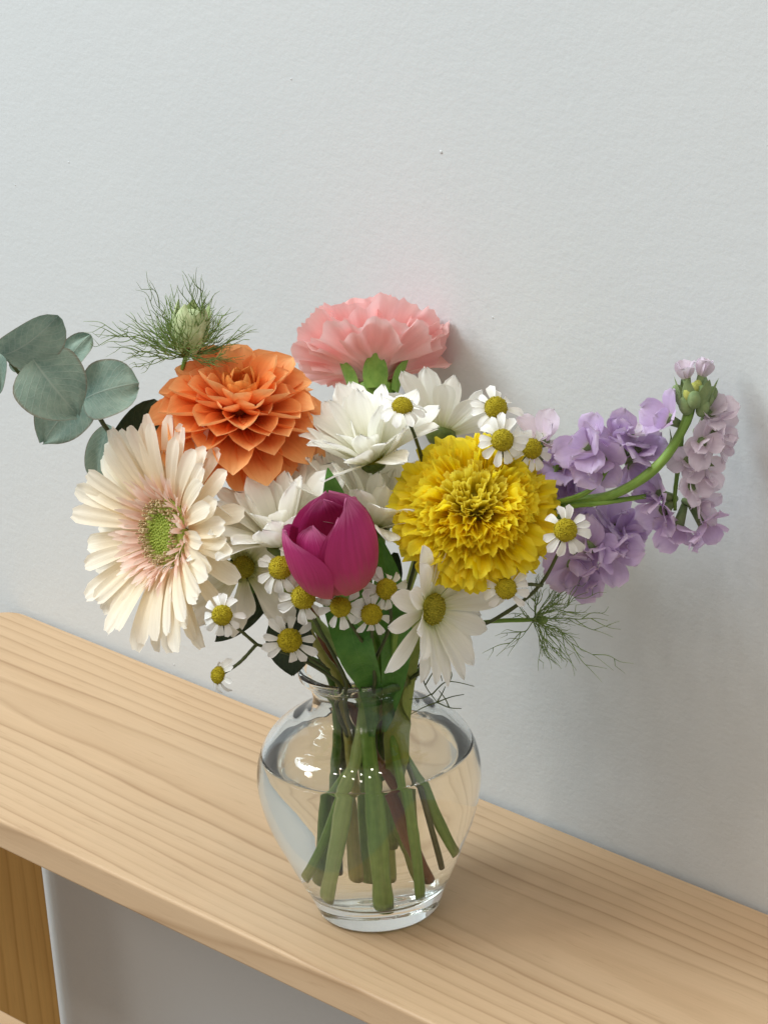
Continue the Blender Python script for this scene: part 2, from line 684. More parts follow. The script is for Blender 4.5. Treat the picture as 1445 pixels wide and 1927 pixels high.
INN = [(1.87, 9.36), (1.82, 9.20), (1.70, 8.92), (1.60, 8.58), (1.55, 8.25), (1.61, 7.95), (1.84, 7.60), (2.36, 7.24), (2.98, 6.84),
       (3.42, 6.30), (3.64, 5.75), (3.69, 5.1), (3.59, 4.3), (3.34, 3.4), (2.98, 2.5), (2.62, 1.75), (2.36, 1.28),
       (2.16, 1.05), (1.85, .93), (1.0, .88), (0, .88)]
o_, i_ = dense(OUT), dense(INN)
lip = [(2.165 * CM, 9.34 * CM), (2.14 * CM, 9.42 * CM), (2.08 * CM, 9.46 * CM), (1.98 * CM, 9.46 * CM), (1.91 * CM, 9.42 * CM)]
g = MB()
prof = o_ + lip + i_
prof[0] = (0, prof[0][1])
prof[-1] = (0, prof[-1][1])
g.lathe(prof, 128)
vase = part('glass_vase', g.mesh('glass_vase', M_GLASS), None, Matrix.Translation((0, 0, 0.0003)))
vase.cycles.is_caustics_caster = True
tag(vase, 'clear round glass vase with flared lip and thick base half full of water', 'vase')

WL = 6.08
wp = [(r + .006 * CM, z - .004 * CM) for r, z in i_ if z < WL * CM]
wp = list(reversed(wp))
wp[0] = (0, wp[0][1])
rtop = wp[-1][0]
wp = wp[:-1] + [(r + .006 * CM, z) for r, z in reversed(i_) if WL * CM <= z < (WL + .2) * CM]
r9, z9 = wp[-1]
for q in range(1, 11):
    e = q / 10
    wp.append((r9 - .42 * CM * e, WL * CM + (z9 - WL * CM) * (1 - e) ** 2.4))
wp += [(rtop * .7, WL * CM), (rtop * .35, WL * CM), (0, WL * CM)]
g = MB()
g.lathe(wp, 128)
water = part('water', g.mesh('water', M_WATER), None, Matrix.Translation((0, 0, 0.0003)))
water.cycles.is_caustics_caster = True
tag(water, 'clear still water filling the round lower part of the vase', 'water')

# ------------------------------------------------------------------ stems
MS_GREEN = stem_mat('stem_green', (92, 132, 46), (140, 172, 80))
MS_DARK = stem_mat('stem_dark', (70, 106, 42), (110, 142, 62))
MS_PALE = stem_mat('stem_pale', (144, 168, 94), (182, 200, 126))
MS_LIME = stem_mat('stem_lime', (146, 164, 70), (186, 196, 104))
MS_TAN = stem_mat('stem_tan', (150, 150, 70), (196, 186, 112))
MS_RED = stem_mat('stem_red', (118, 66, 44), (152, 94, 62))
MS_TWIG = stem_mat('stem_twig', (54, 64, 34), (88, 98, 54))
MS_CUT = plain_mat('cut_stem_face', (170, 180, 120), (205, 208, 160), 900, 0.6)


def stem_path(head, back, neck, end, lift=1.4, sag=0.0, straight=False):
    """Points from the cut end up through the neck of the vase to the head."""
    n1 = A(neck[0], neck[1], 8.25)
    ee = A(*end)
    low = ee.lerp(n1, 0.55)
    hb = head + back * 1.3 * CM
    d = (hb - n1)
    out = (n1 - ee).normalized()
    mid = n1 + d * 0.42 + UP * (sag * CM)
    rim = n1 + (out * 0.55 + d.normalized() * 0.45).normalized() * 1.15 * CM
    if straight:
        return [ee, low, n1, hb, head]
    return [ee, low, n1, rim, mid, hb, head]


def stem_mesh(paths, mat, sides=10, cut=True):
    """paths: list of (points, r_bottom, r_top)"""
    g = MB()
    g.capmat = 1
    for pts, r0, r1 in paths:
        pts = catmull(pts, 14)
        rr = random.Random(len(pts) + int(r0 * 1000))
        ph = rr.random() * 6
        g.tube(pts, lambda u: (r0 + (r1 - r0) * u) * CM, sides, True,
               lambda u, a: 0.05 * sin(a * 3 + ph) + 0.05 * sin(u * 40 + ph) + 0.04 * sin(u * 90 + a * 2)
               + .15 * math.exp(-((u - .10 - ph * .012) * 70) ** 2) + .12 * math.exp(-((u - .36 - ph * .01) * 70) ** 2))
    return g.mesh('stem', [mat, MS_CUT])


# ------------------------------------------------------------------ petals
def petal(L, W, prof, curl=(0, 0, 0), roll=0.0, roll_tip=None, ridge=0.0, nr=3, ruffle=0.0, fr=7, seed=0, notch=0.0, nn=3,
          nu=8, nv=6, twist=0.0, side=0.0):
    """Petal along +X, inner face to +Z. curl: angle along the length a0 + a1 u + a2 u^2 (degrees);
    roll: half-angle of the gutter (radians) at base and tip."""
    rnd = random.Random(seed * 7919 + 13)
    ph, ph2 = rnd.random() * 6.28, rnd.random() * 6.28
    cx, cz, ca = [0], [0], []
    N = 24
    for i in range(N + 1):
        ca.append(radians(curl[0] + curl[1] * (i / N) + curl[2] * (i / N) ** 2))
    for i in range(N):
        cx.append(cx[-1] + cos(ca[i]) / N)
        cz.append(cz[-1] + sin(ca[i]) / N)
    rt = roll if roll_tip is None else roll_tip

    def fn(u, v):
        edge = 1 - notch * (0.5 + 0.5 * cos(v * pi * nn + ph)) * u - 0.0 * v
        uu = min(max(u * edge, 0), 1)
        k = uu * N
        i = min(int(k), N - 1)
        f = k - i
        x, z = cx[i] + (cx[i + 1] - cx[i]) * f, cz[i] + (cz[i + 1] - cz[i]) * f
        a = ca[min(int(round(k)), N)]
        w = W * 0.5 * slerp_(prof, u)
        c = roll + (rt - roll) * u
        if abs(c) > 0.02:
            y, h = w * sin(v * c) / c, w * (1 - cos(v * c)) / c
        else:
            y, h = w * v, 0
        h += ridge * cos(v * pi * nr) * min(1, u * 4) * (1 - u * 0.4)
        h += ruffle * u ** 1.6 * (sin(fr * v + ph + u * 2) * 0.7 + 0.5 * sin(fr * 1.9 * v + ph2))
        tw = twist * u
        y2, h2 = y * cos(tw) - h * sin(tw), y * sin(tw) + h * cos(tw)
        y2 += side * L * u * u
        return Vector(((x * L - sin(a) * h2) * CM, y2 * CM, (z * L + cos(a) * h2) * CM))
    g = MB()
    g.grid(fn, nu, nv)
    return g


def fan_petal(L, spread, curl=(0, 0, 0), ruffle=0.1, fr=9, jag=0.06, nj=9, claw=0.25, seed=0, nu=9, nv=18, roll=0.0, edge_drop=0.25):
    """Fan shaped petal with a frilled, toothed outer rim (carnation, marigold)."""
    rnd = random.Random(seed * 104729 + 5)
    ph = [rnd.random() * 6.28 for _ in range(4)]
    jg = [rnd.uniform(-1, 1) for _ in range(nv + 1)]

    def fn(u, v):
        j = int(round((v + 1) / 2 * nv))
        Lr = L * (1 - edge_drop * v * v + jag * jg[j] * u ** 6 + 0.04 * sin(3 * v + ph[3]))
        al = spread * v * (claw + (1 - claw) * min(1, u * 1.6)) * 1.0
        rho = u * Lr
        a = radians(curl[0] + curl[1] * u + curl[2] * u * u)
        h = ruffle * u ** 2 * (sin(fr * v + ph[0] + 1.5 * u) + 0.55 * sin(fr * 2.1 * v + ph[1] - 2 * u))
        h += roll * (v * v) * rho
        x, y = rho * cos(al), rho * sin(al)
        am = radians(curl[0] + curl[1] * u * 0.5 + curl[2] * u * u / 3)
        return Vector(((x * cos(am) - h * sin(a)) * CM, y * CM, (x * sin(am) + h * cos(a)) * CM))
    g = MB()
    g.grid(fn, nu, nv)
    return g


def place(H, phi, r0=0.0, z0=0.0, elev=0.0, roll=0.0, scale=1.0):
    M = H @ Matrix.Rotation(phi, 4, 'Z') @ Matrix.Translation((r0 * CM, 0, z0 * CM)) @ Matrix.Rotation(-elev, 4, 'Y')
    if roll:
        M = M @ Matrix.Rotation(roll, 4, 'X')
    if scale != 1.0:
        M = M @ Matrix.Scale(scale, 4)
    return M


STRAP = [(0, .34), (.15, .5), (.45, .85), (.7, 1.0), (.86, .92), (.95, .66), (1, .22)]
SPAT = [(0, .30), (.2, .52), (.5, .9), (.7, 1.0), (.85, .88), (.94, .58), (1, .16)]
OVATE = [(0, .25), (.15, .62), (.4, .98), (.55, 1.0), (.75, .80), (.9, .42), (1, .04)]
ROUND = [(0, .22), (.15, .5), (.4, .88), (.65, 1.0), (.83, .88), (.94, .58), (1, .2)]
DAHL = [(0, .28), (.2, .62), (.45, .95), (.66, 1.0), (.82, .84), (.93, .56), (1, .08)]
BLUNT = [(0, .40), (.2, .6), (.5, .9), (.75, 1.0), (.9, .96), (.97, .78), (1, .48)]
LANCE2 = [(0, .32), (.2, .58), (.45, .92), (.62, 1.0), (.8, .86), (.92, .52), (1, .08)]
LANCE = [(0, .4), (.2, .75), (.45, 1.0), (.7, .84), (.88, .45), (1, .03)]

# ------------------------------------------------------------------ gerbera
mat_gerb = petal_mat('gerbera_petal', [(0, (248, 226, 186)), (.35, (250, 238, 212)), (1, (253, 247, 234))], 0.55, 0.38, 0.08, 14, 0.07)
mat_gerb_in = petal_mat('gerbera_inner', [(0, (244, 204, 184)), (.5, (250, 220, 204)), (1, (252, 236, 224))], 0.6, 0.35, 0.08, 6, 0.08)
mat_anther = plain_mat('gerbera_anther', (150, 122, 76), (240, 218, 176), 700, 0.7, 0.3)
mat_gdisc = plain_mat('gerbera_disc', (128, 148, 48), (190, 200, 96), 900, 0.7, 0.6, 0.001)


def gerbera():
    rnd = random.Random(3)
    head = P(309, 1003, 0.8)
    n = cdir(-.76, -.02, .65)
    H = frame(head, n) @ Matrix.Scale(.93, 4)
    th = thing('gerbera', A(-1.5, .95, 1.25), 'large cream gerbera with pale pink ruff and green eye facing left', 'flower')
    st = stem_path(head - n * .5 * CM, -n, (.05, .75), (-1.55, 1.05, 1.3), sag=1.0)
    part('stem', stem_mesh([(st, .23, .22)], MS_PALE), th)
    vs = [petal(3.15, .80, BLUNT, (10 + 5 * (i % 3), -8 - 6 * (i % 2), -14 + 8 * (i % 3)), .30, .36, .03, 2, .03, 4, i, .018, 1, 10, 8, 0.0, 0.03 * (i % 3 - 1)).mesh('petal', mat_gerb) for i in range(9)]
    for lay, (cnt, el, r0, sc, z0) in enumerate(((23, 12, 1.35, .88, .05), (26, 3, 1.3, .97, -.12), (20, -7, 1.25, 1.0, -.24))):
        for i in range(cnt):
            ph = 2 * pi * (i + .37 * lay + rnd.uniform(-.22, .22)) / cnt
            part('petal', vs[rnd.randrange(9)], th, place(H, ph, r0, z0, radians(el + rnd.uniform(-4.5, 4.5)), rnd.uniform(-.16, .16), sc * rnd.uniform(.92, 1.06)))
    vs = [petal(1.1, .22, STRAP, (20, -30 + 15 * i, 0), .5, .5, 0, 1, 0, 1, i, .1, 2, 4, 2).mesh('ruff_petal', mat_gerb_in) for i in range(4)]
    for lay, (cnt, el, r0, sc) in enumerate(((46, 12, 1.32, 1.1), (44, 24, 1.24, .95), (40, 38, 1.16, .72))):
        for i in range(cnt):
            ph = 2 * pi * (i + .5 * lay + rnd.uniform(-.3, .3)) / cnt
            part('ruff_petal', vs[rnd.randrange(4)], th, place(H, ph, r0 + rnd.uniform(-.06, .06), .02, radians(el + rnd.uniform(-14, 14)), rnd.uniform(-.4, .4), sc * rnd.uniform(.85, 1.15)))
    g = MB()
    for i in range(210):
        ph, r = rnd.uniform(0, 2 * pi), rnd.uniform(.70, 1.16)
        b0 = Vector((r * cos(ph), r * sin(ph), .05)) * CM
        b1 = b0 + Vector((cos(ph) * .05, sin(ph) * .05, rnd.uniform(.16, .34))) * CM
        g.tube([b0, b1], .022 * CM, 4)
        g.blob(b1, .042 * CM, 1.3, 5, 3)
    part('anthers', g.mesh('anthers', mat_anther), th, H, kind='stuff')
    g = MB()
    g.lathe([(1.25 * CM, -.25 * CM), (1.2 * CM, 0), (1.0 * CM, .08 * CM), (.72 * CM, .06 * CM), (.4 * CM, .10 * CM), (0, .10 * CM)], 24)
    for i in range(110):
        r = .74 * sqrt(i / 110)
        ph = i * 2.39996
        g.blob(Vector((r * cos(ph), r * sin(ph), .12)) * CM, .045 * CM, 1.6, 5, 3)
    part('disc', g.mesh('disc', mat_gdisc), th, H)
    g = MB()
    g.lathe([(.25 * CM, -.95 * CM), (.6 * CM, -.8 * CM), (1.1 * CM, -.4 * CM), (1.26 * CM, -.2 * CM)], 20)
    part('calyx', g.mesh('calyx', MS_GREEN), th, H)


gerbera()

# ------------------------------------------------------------------ dahlia
mat_dahl = petal_mat('dahlia_petal', [(0, (214, 104, 30)), (.35, (242, 146, 70)), (.75, (250, 172, 104)), (1, (252, 194, 134))], 0.5, 0.32, 0.12, 10, 0.12)
mat_dahl2 = petal_mat('dahlia_inner', [(0, (206, 96, 20)), (.5, (232, 132, 48)), (1, (246, 172, 92))], 0.5, 0.3, 0.12, 8, 0.12)


def dahlia():
    rnd = random.Random(11)
    n = cdir(.05, .80, .60)
    head = P(452, 778, -.8)
    H = frame(head, n)
    th = thing('dahlia', A(1.2, .75, 1.7), 'orange dahlia of tightly layered cupped petals behind the cream gerbera', 'flower')
    st = stem_path(head - n * .8 * CM, (-n + Vector((0, 0, -.4))).normalized(), (-.55, -.3), (1.45, .75, 1.7), sag=.4)
    part('stem', stem_mesh([(st, .19, .17)], MS_RED), th)
    kinds = []
    for (L, W, rl, rt, cu) in ((1.05, .95, 1.6, 1.5, (0, 10, 40)), (1.6, 1.3, 1.35, 1.15, (0, 4, 14)), (2.1, 1.6, 1.25, 1.0, (4, -4, 2)), (2.5, 1.7, 1.15, .85, (6, -10, -8))):
        kinds.append([petal(L, W, DAHL, cu, rl, rt + .12 * (s - 1), .0, 2, .02, 3, s, 0, 2, 9, 8, 0, .04 * (s - 1)).mesh('petal', mat_dahl if L > 1.5 else mat_dahl2) for s in range(3)])
    N = 104
    for i in range(N):
        t = (i + .5) / N
        pol = 9 + 112 * t ** .62
        k = 0 if t < .12 else 1 if t < .34 else 2 if t < .66 else 3
        ph = i * 2.39996 + rnd.uniform(-.06, .06)
        r0 = .25 + .35 * min(1, pol / 90)
        z0 = .62 - .95 * t
        part('petal', kinds[k][rnd.randrange(3)], th, place(H, ph, r0, z0, radians(90 - pol + rnd.uniform(-4, 4)), rnd.uniform(-.08, .08), rnd.uniform(.94, 1.06)))
    g = MB()
    g.lathe([(.2 * CM, -1.1 * CM), (.6 * CM, -.8 * CM), (.62 * CM, .2 * CM), (.3 * CM, .7 * CM), (0, .8 * CM)], 16)
    part('core', g.mesh('core', mat_dahl2), th, H)
    sp = petal(1.1, .7, OVATE, (0, -10, 0), .3, .3, nu=5, nv=4).mesh('sepal', MS_GREEN)
    for i in range(7):
        part('sepal', sp, th, place(H, i * 2 * pi / 7, .35, -1.0, radians(-30)))


dahlia()

# ------------------------------------------------------------------ carnation
mat_carn = petal_mat('carnation_petal', [(0, (246, 238, 224)), (.3, (251, 220, 213)), (.65, (252, 204, 201)), (1, (253, 214, 212))], 0.6, 0.42, 0.14, 22, 0.08)
mat_calyx = plain_mat('carnation_calyx', (98, 142, 54), (140, 174, 80), 250, 0.5, 0.2)


def carnation():
    rnd = random.Random(21)
    n = cdir(-.04, .94, -.34)
    head = P(704, 738, -6.2)
    H = frame(head, n)
    th = thing('carnation', A(-.2, -1.0, 1.7), 'ruffled pink carnation standing highest above the white daisies', 'flower')
    st = stem_path(head, -n, (-.05, -.75), (-.2, -1.0, 1.7))
    part('stem', stem_mesh([(st, .2, .17)], MS_GREEN), th)
    g = MB()
    g.lathe([(.3 * CM, -.5 * CM), (.62 * CM, -.25 * CM), (.8 * CM, .1 * CM), (.7 * CM, .2 * CM), (.5 * CM, .1 * CM), (0, .05 * CM)], 20)
    part('calyx', g.mesh('calyx', mat_calyx), th, H)
    sp = petal(1.3, .98, [(0, .8), (.3, 1), (.6, .92), (.85, .55), (1, .05)], (74, -6, -4), .75, .8, nu=6, nv=6).mesh('sepal', mat_calyx)
    for i in range(5):
        part('sepal', sp, th, place(H, radians(-90 + 72 * i + 4), .84, -.16, 0))
    v1 = [fan_petal(3.15, .70 + .05 * s, (16, -16 - 6 * s, -6), .19, 6 + s, .028, 9, .22, s, 12, 34, 0.03 * (s - 1)).mesh('petal', mat_carn) for s in range(4)]
    v2 = [fan_petal(2.95, .60 + .05 * s, (16, -22, -10 + 8 * s), .27, 6 + s, .03, 9, .22, 10 + s, 12, 34, 0.1 * s).mesh('petal', mat_carn) for s in range(4)]
    v3 = [fan_petal(2.75, .58, (6, -14 + 10 * s, -10), .30, 6 + s, .03, 9, .2, 20 + s, 12, 32, .16).mesh('petal', mat_carn) for s in range(3)]
    for cnt, el, var, vv, z0 in ((9, 33, 5, v1, .25), (7, 50, 6, v1, .3), (5, 66, 7, v2, .35), (4, 80, 6, v3, .35)):
        for i in range(cnt):
            ph = 2 * pi * (i + rnd.uniform(-.18, .18)) / cnt + el
            part('petal', rnd.choice(vv), th, place(H, ph, .22, z0, radians(el + rnd.uniform(-var, var)), rnd.uniform(-.2, .2), rnd.uniform(.94, 1.05)))


carnation()

# ------------------------------------------------------------------ white daisies
mat_mum = petal_mat('white_petal', [(0, (198, 206, 118)), (.17, (238, 237, 212)), (.45, (249, 248, 238)), (1, (252, 251, 246))], 0.5, 0.36, 0.07, 10, 0.05)
mat_mdisc = plain_mat('daisy_disc', (132, 128, 24), (176, 164, 48), 900, 0.7, 0.7, 0.001)
MUM = [[petal(L, W, SPAT, cu, .32, .42, .035, 3, .02, 4, s + 20, .05, 3, 9, 8, .0, .05 * (s % 3 - 1)).mesh('petal', mat_mum)
        for s, (L, W, cu) in enumerate(((2.5, .92, (0, 18, -24)), (2.35, .86, (0, 10, -40)), (2.6, .98, (5, -4, -6)), (2.2, .8, (0, 24, 0)), (2.5, .9, (0, -14, -18))))]]
MUM.append([petal(L, W, LANCE2, cu, .35, .45, .03, 3, .02, 4, s + 40, .03, 2, 9, 8, .0, .06 * (s % 3 - 1)).mesh('petal', mat_mum)
            for s, (L, W, cu) in enumerate(((2.35, .82, (0, 10, -20)), (2.45, .86, (0, 0, -10)), (2.2, .78, (4, 12, -24)), (2.5, .8, (0, -8, 0))))])
mat_mcal = plain_mat('daisy_calyx', (72, 92, 40), (120, 132, 64), 300, 0.5)


def mum(label, px, py, k, nrm, layers, disc_r, neck, end, smat, sr, seed, scale=1.0, kind=0):
    rnd = random.Random(seed)
    n = cdir(*nrm)
    head = P(px, py, k)
    H = frame(head, n)
    th = thing('white_daisy', A(*end), label, 'flower', 'white daisies in the bouquet')
    st = stem_path(head - n * .35 * CM, (-n * .8 + Vector((0, 0, -.5))).normalized(), neck, end)
    part('stem', stem_mesh([(st, sr, sr * .7)], smat), th)
    for cnt, el, var, r0, sc in layers:
        off = rnd.uniform(0, 6)
        for i in range(cnt):
            ph = off + 2 * pi * (i + rnd.uniform(-.2, .2)) / cnt
            part('petal', rnd.choice(MUM[kind]), th, place(H, ph, r0, 0, radians(el + rnd.uniform(-var, var)), rnd.uniform(-.3, .3), sc * scale * rnd.uniform(.9, 1.08)))
    g = MB()
    dr = disc_r
    g.lathe([(dr * CM, -.1 * CM), (dr * CM, .1 * CM), (dr * .75 * CM, .24 * CM), (dr * .4 * CM, .32 * CM), (0, .33 * CM)], 20)
    for i in range(90):
        r = dr * sqrt((i + .5) / 90)
        ph = i * 2.39996
        g.blob(Vector((r * cos(ph), r * sin(ph), .12 + .2 * (1 - (r / dr) ** 2))) * CM, .05 * CM * (dr / .5), 1.5, 5, 3)
    part('disc', g.mesh('disc', mat_mdisc), th, H)
    g = MB()
    g.lathe([(.12 * CM, -.5 * CM), (.4 * CM, -.34 * CM), (.55 * CM, -.1 * CM), (.5 * CM, .04 * CM)], 14)
    part('calyx', g.mesh('calyx', mat_mcal), th, H)
    return th


mum('white daisy with upswept petals right of the orange dahlia and above the tulip', 700, 862, .8, (-.22, .80, .52),
    ((13, 28, 10, .35, 1.06), (12, 48, 9, .28, 1.0), (9, 68, 8, .2, .88)), .4, (.4, -.3), (.35, -1.1, 2.8), MS_GREEN, .2, 1)
mum('white daisy seen from behind between the carnation and the yellow marigold', 830, 815, -2.0, (.12, .86, -.30),
    ((11, 24, 8, .35, .92), (9, 42, 8, .28, .9)), .4, (.65, -.75), (.2, -1.2, 1.6), MS_LIME, .2, 2)
mum('white daisy with a fan of upright petals between the gerbera and the tulip', 530, 1020, 2.0, (-.16, .80, .50),
    ((12, 30, 10, .35, 1.15), (12, 50, 9, .28, 1.12), (9, 70, 8, .2, .95)), .4, (-.7, .3), (-.5, -.5, 1.9), MS_TAN, .17, 3)
mum('white daisy half hidden behind the tulip and left of the marigold', 705, 985, 1.6, (.20, .82, .46),
    ((13, 26, 10, .35, 1.12), (12, 46, 9, .28, 1.08), (9, 68, 8, .2, .9)), .4, (.2, .3), (.0, -1.3, 2.7), MS_GREEN, .2, 4)
mum('open white daisy with greenish yellow disc hanging over the vase lip', 812, 1146, 4.6, (.78, -.10, .62),
    ((12, 26, 9, .46, .94), (11, 8, 9, .42, .98)), .52, (.85, .55), (1.25, 1.25, 1.2), MS_GREEN, .16, 5, 1.0, 1)
mum('shaded white daisy squeezed in directly right of the cream gerbera', 458, 1068, 1.2, (-.10, .12, .95),
    ((10, 20, 9, .40, .92), (8, 6, 8, .36, .95)), .38, (-.95, .1), (-1.35, -.6, 1.6), MS_DARK, .17, 6)

# ------------------------------------------------------------------ marigold
mat_mari = petal_mat('marigold_petal', [(0, (238, 208, 16)), (.4, (252, 224, 8)), (.8, (254, 234, 20)), (1, (255, 240, 70))], 0.5, 0.56, 0.10, 12, 0.10)
mat_mari_in = petal_mat('marigold_inner', [(0, (228, 214, 50)), (.6, (240, 226, 50)), (1, (250, 238, 100))], 0.5, 0.42, 0.1, 8, 0.1)


def marigold():
    rnd = random.Random(31)
    n = cdir(.0, .46, .88)
    head = P(892, 954, 3.2)
    H = frame(head, n) @ Matrix.Scale(.89, 4)
    th = thing('marigold', A(1.9, .5, 1.9), 'big crinkled yellow marigold at the right front of the bouquet', 'flower')
    st = stem_path(head - n * .8 * CM, (-n + Vector((0, 0, -.7))).normalized(), (.8, .15), (-2.0, .35, 1.9), sag=.3)
    part('stem', stem_mesh([(st, .15, .17)], MS_GREEN), th)
    out = [fan_petal(2.45, .27 + .03 * s, (0, 6 - 8 * s, -10), .12, 7 + s, .05, 7, .35, 50 + s, 8, 14, .1, .18).mesh('petal', mat_mari) for s in range(5)]
    mid = [fan_petal(2.1, .22 + .03 * s, (0, -6, -14 + 6 * s), .12, 8 + s, .05, 7, .4, 60 + s, 8, 12, .28, .12).mesh('petal', mat_mari) for s in range(5)]
    inn = [petal(1.35, .5, [(0, .5), (.5, .7), (.8, 1), (1, .9)], (0, 0, 8), 1.9, 1.3, 0, 1, .04, 5, 70 + s, .06, 3, 6, 7).mesh('floret', mat_mari_in) for s in range(4)]
    N = 360
    for i in range(N):
        t = (i + .5) / N
        ph = i * 2.39996 + rnd.uniform(-.1, .1)
        pol = 4 + 104 * t ** .66
        if t < .22:
            me, r0, z0, sc = rnd.choice(inn), .15 + .35 * sqrt(t / .22), .25, rnd.uniform(.85, 1.1)
        elif t < .55:
            me, r0, z0, sc = rnd.choice(mid), .42, .0 - .2 * t, rnd.uniform(.82, .98) + .05
        else:
            me, r0, z0, sc = rnd.choice(out), .5, -.1 - .6 * (t - .5), rnd.uniform(.9, 1.06)
        part('floret' if t < .22 else 'petal', me, th, place(H, ph, r0, z0, radians(90 - pol + rnd.uniform(-5, 5)), rnd.uniform(-.5, .5), sc))
    g = MB()
    g.lathe([(.25 * CM, -1.4 * CM), (.6 * CM, -1.1 * CM), (.8 * CM, -.6 * CM), (.75 * CM, .2 * CM), (.4 * CM, .5 * CM), (0, .55 * CM)], 16)
    part('core', g.mesh('core', mat_mari_in), th, H)


marigold()

# ------------------------------------------------------------------ tulip
mat_tul = petal_mat('tulip_petal', [(0, (206, 150, 118)), (.14, (198, 104, 108)), (.42, (184, 54, 104)), (.8, (176, 50, 112)), (1, (208, 118, 162))], 0.5, 0.30, 0.34, 34, 0.10, 0.7, 0.3)
mat_tleaf = leaf_mat('tulip_leaf', (66, 118, 46), (100, 150, 68), (120, 164, 90), 0.42, 0.2, 1, 0.2)


mat_sheath = leaf_mat('pale_sheath', (150, 166, 84), (184, 190, 110), (196, 204, 140), 0.45, 0.3, 1, 0.2)


def tulip():
    n = cdir(-.20, .86, .44)
    head = P(643, 1107, 5.0)
    H = frame(head, n) @ Matrix.Scale(.89, 4)
    th = thing('tulip', A(.15, 1.35, 1.05), 'closed magenta tulip in front of the white daisies', 'flower')
    st = [A(.12, 1.35, 1.05), A(.1, 1.2, 4.6), A(.1, .95, 8.25), P(712, 1245, 2.0), P(690, 1175, 3.4), head - UP * .6 * CM, head]
    part('stem', stem_mesh([(st, .29, .21)], MS_GREEN, 16), th)
    Rr = [(0, .12), (.08, .8), (.2, 1.30), (.4, 1.62), (.6, 1.71), (.8, 1.68), (1, 1.56)]
    Zz = [(0, 0), (.08, .06), (.2, .38), (.4, 1.15), (.6, 1.95), (.8, 2.65), (1, 3.25)]
    Hw = [(0, 40), (.2, 58), (.45, 68), (.65, 64), (.82, 48), (.93, 26), (1, 3)]

    def pet(phi, rs, hs, flare=0.0, seed=0, wid=1.0, lean=0.0):
        rnd = random.Random(seed)
        p1 = rnd.random() * 6

        def fn(u, v):
            a = radians(phi + v * slerp_(Hw, u) * wid)
            r = slerp_(Rr, u) * rs + flare * u ** 3 + .10 * (1 - abs(v)) * u * .4 - .05 * v * v * u
            r += .035 * sin(5 * v + p1) * u * u + .10 * v ** 4 * u - .02 * cos(9 * v + p1) * u
            z = slerp_(Zz, u) * hs + .05 * sin(4 * v + p1) * u
            return Vector((r * cos(a) + lean * u * u, r * sin(a), z)) * CM
        g = MB()
        g.grid(fn, 14, 14)
        return g.mesh('petal', mat_tul)
    # local -Y looks towards the viewer
    for phi, rs, hs, fl, wd in ((-164, 1.0, .92, -.04, 1.08), (-20, 1.03, 1.16, -.62, 1.12), (84, 1.0, 1.02, -.30, 1.1)):
        part('petal', pet(phi, rs, hs, fl, int(phi + 200), wd), th, H)
    for phi, rs, hs, fl in ((-122, .76, .93, -.42), (-50, .80, .97, -.42), (92, .84, .99, -.42)):
        part('petal', pet(phi, rs, hs, fl, int(phi + 300), .92), th, H)
    g = MB()
    g.tube([Vector((0, 0, .1)) * CM, Vector((0, 0, .9)) * CM], .2 * CM, 8)
    part('pistil', g.mesh('pistil', MS_LIME), th, H)
    for (pts, wd, rl) in (
            (((700, 1390, 1.25), (698, 1300, 1.7), (668, 1215, 3.9), (640, 1075, 2.4), (634, 960, 2.9), (617, 880, 3.0)), 1.55, .15),
            (((722, 1380, 1.2), (735, 1310, 1.5), (742, 1200, 3.0), (730, 1100, 3.4), (715, 1010, 3.0)), 1.2, -.3),
            (((762, 1640, -.6), (752, 1560, -.2), (748, 1450, .5), (752, 1340, 1.0), (775, 1220, 1.4), (800, 1130, 1.4)), .95, .2)):
        part('leaf', ribbon_leaf([P(*q) for q in pts], wd, rl).mesh('leaf', mat_sheath if pts[0][1] > 1500 else mat_tleaf), th)


TAPER = [(0, .14), (.2, .5), (.45, .95), (.6, 1.0), (.8, .74), (.93, .34), (1, .03)]


def ribbon_leaf(pts, width, roll, prof=TAPER, gut=.7):
    c = catmull(pts, 6)
    n = len(c) - 1

    def fn(u, v):
        k = u * n
        i = min(int(k), n - 1)
        p = c[i].lerp(c[i + 1], k - i)
        t = (c[min(i + 1, n)] - c[max(i - 1, 0)]).normalized()
        vw = (CAM - p).normalized()
        z = (vw - t * vw.dot(t)).normalized()
        y = z.cross(t)
        z, y = z * cos(roll) + y * sin(roll), y * cos(roll) - z * sin(roll)
        w = width * .5 * slerp_(prof, u) * CM
        return p + y * (w * sin(v * gut) / gut) + z * (w * (1 - cos(v * gut)) / gut)
    g = MB()
    g.grid(fn, n, 6)
    return g


tulip()

# ------------------------------------------------------------------ lavender stock
mat_stock = petal_mat('stock_petal', [(0, (214, 206, 190)), (.25, (212, 188, 220)), (.7, (210, 187, 225)), (1, (224, 206, 233))], 0.55, 0.36, 0.1, 8, 0.14)
mat_stock2 = petal_mat('stock_pale_petal', [(0, (224, 220, 200)), (.3, (228, 214, 226)), (1, (234, 222, 234))], 0.55, 0.36, 0.08, 8, 0.1)
mat_sgreen = plain_mat('stock_calyx', (104, 128, 84), (140, 156, 106), 300, 0.6)
mat_sbud = plain_mat('stock_bud', (150, 160, 70), (196, 196, 110), 300, 0.6)


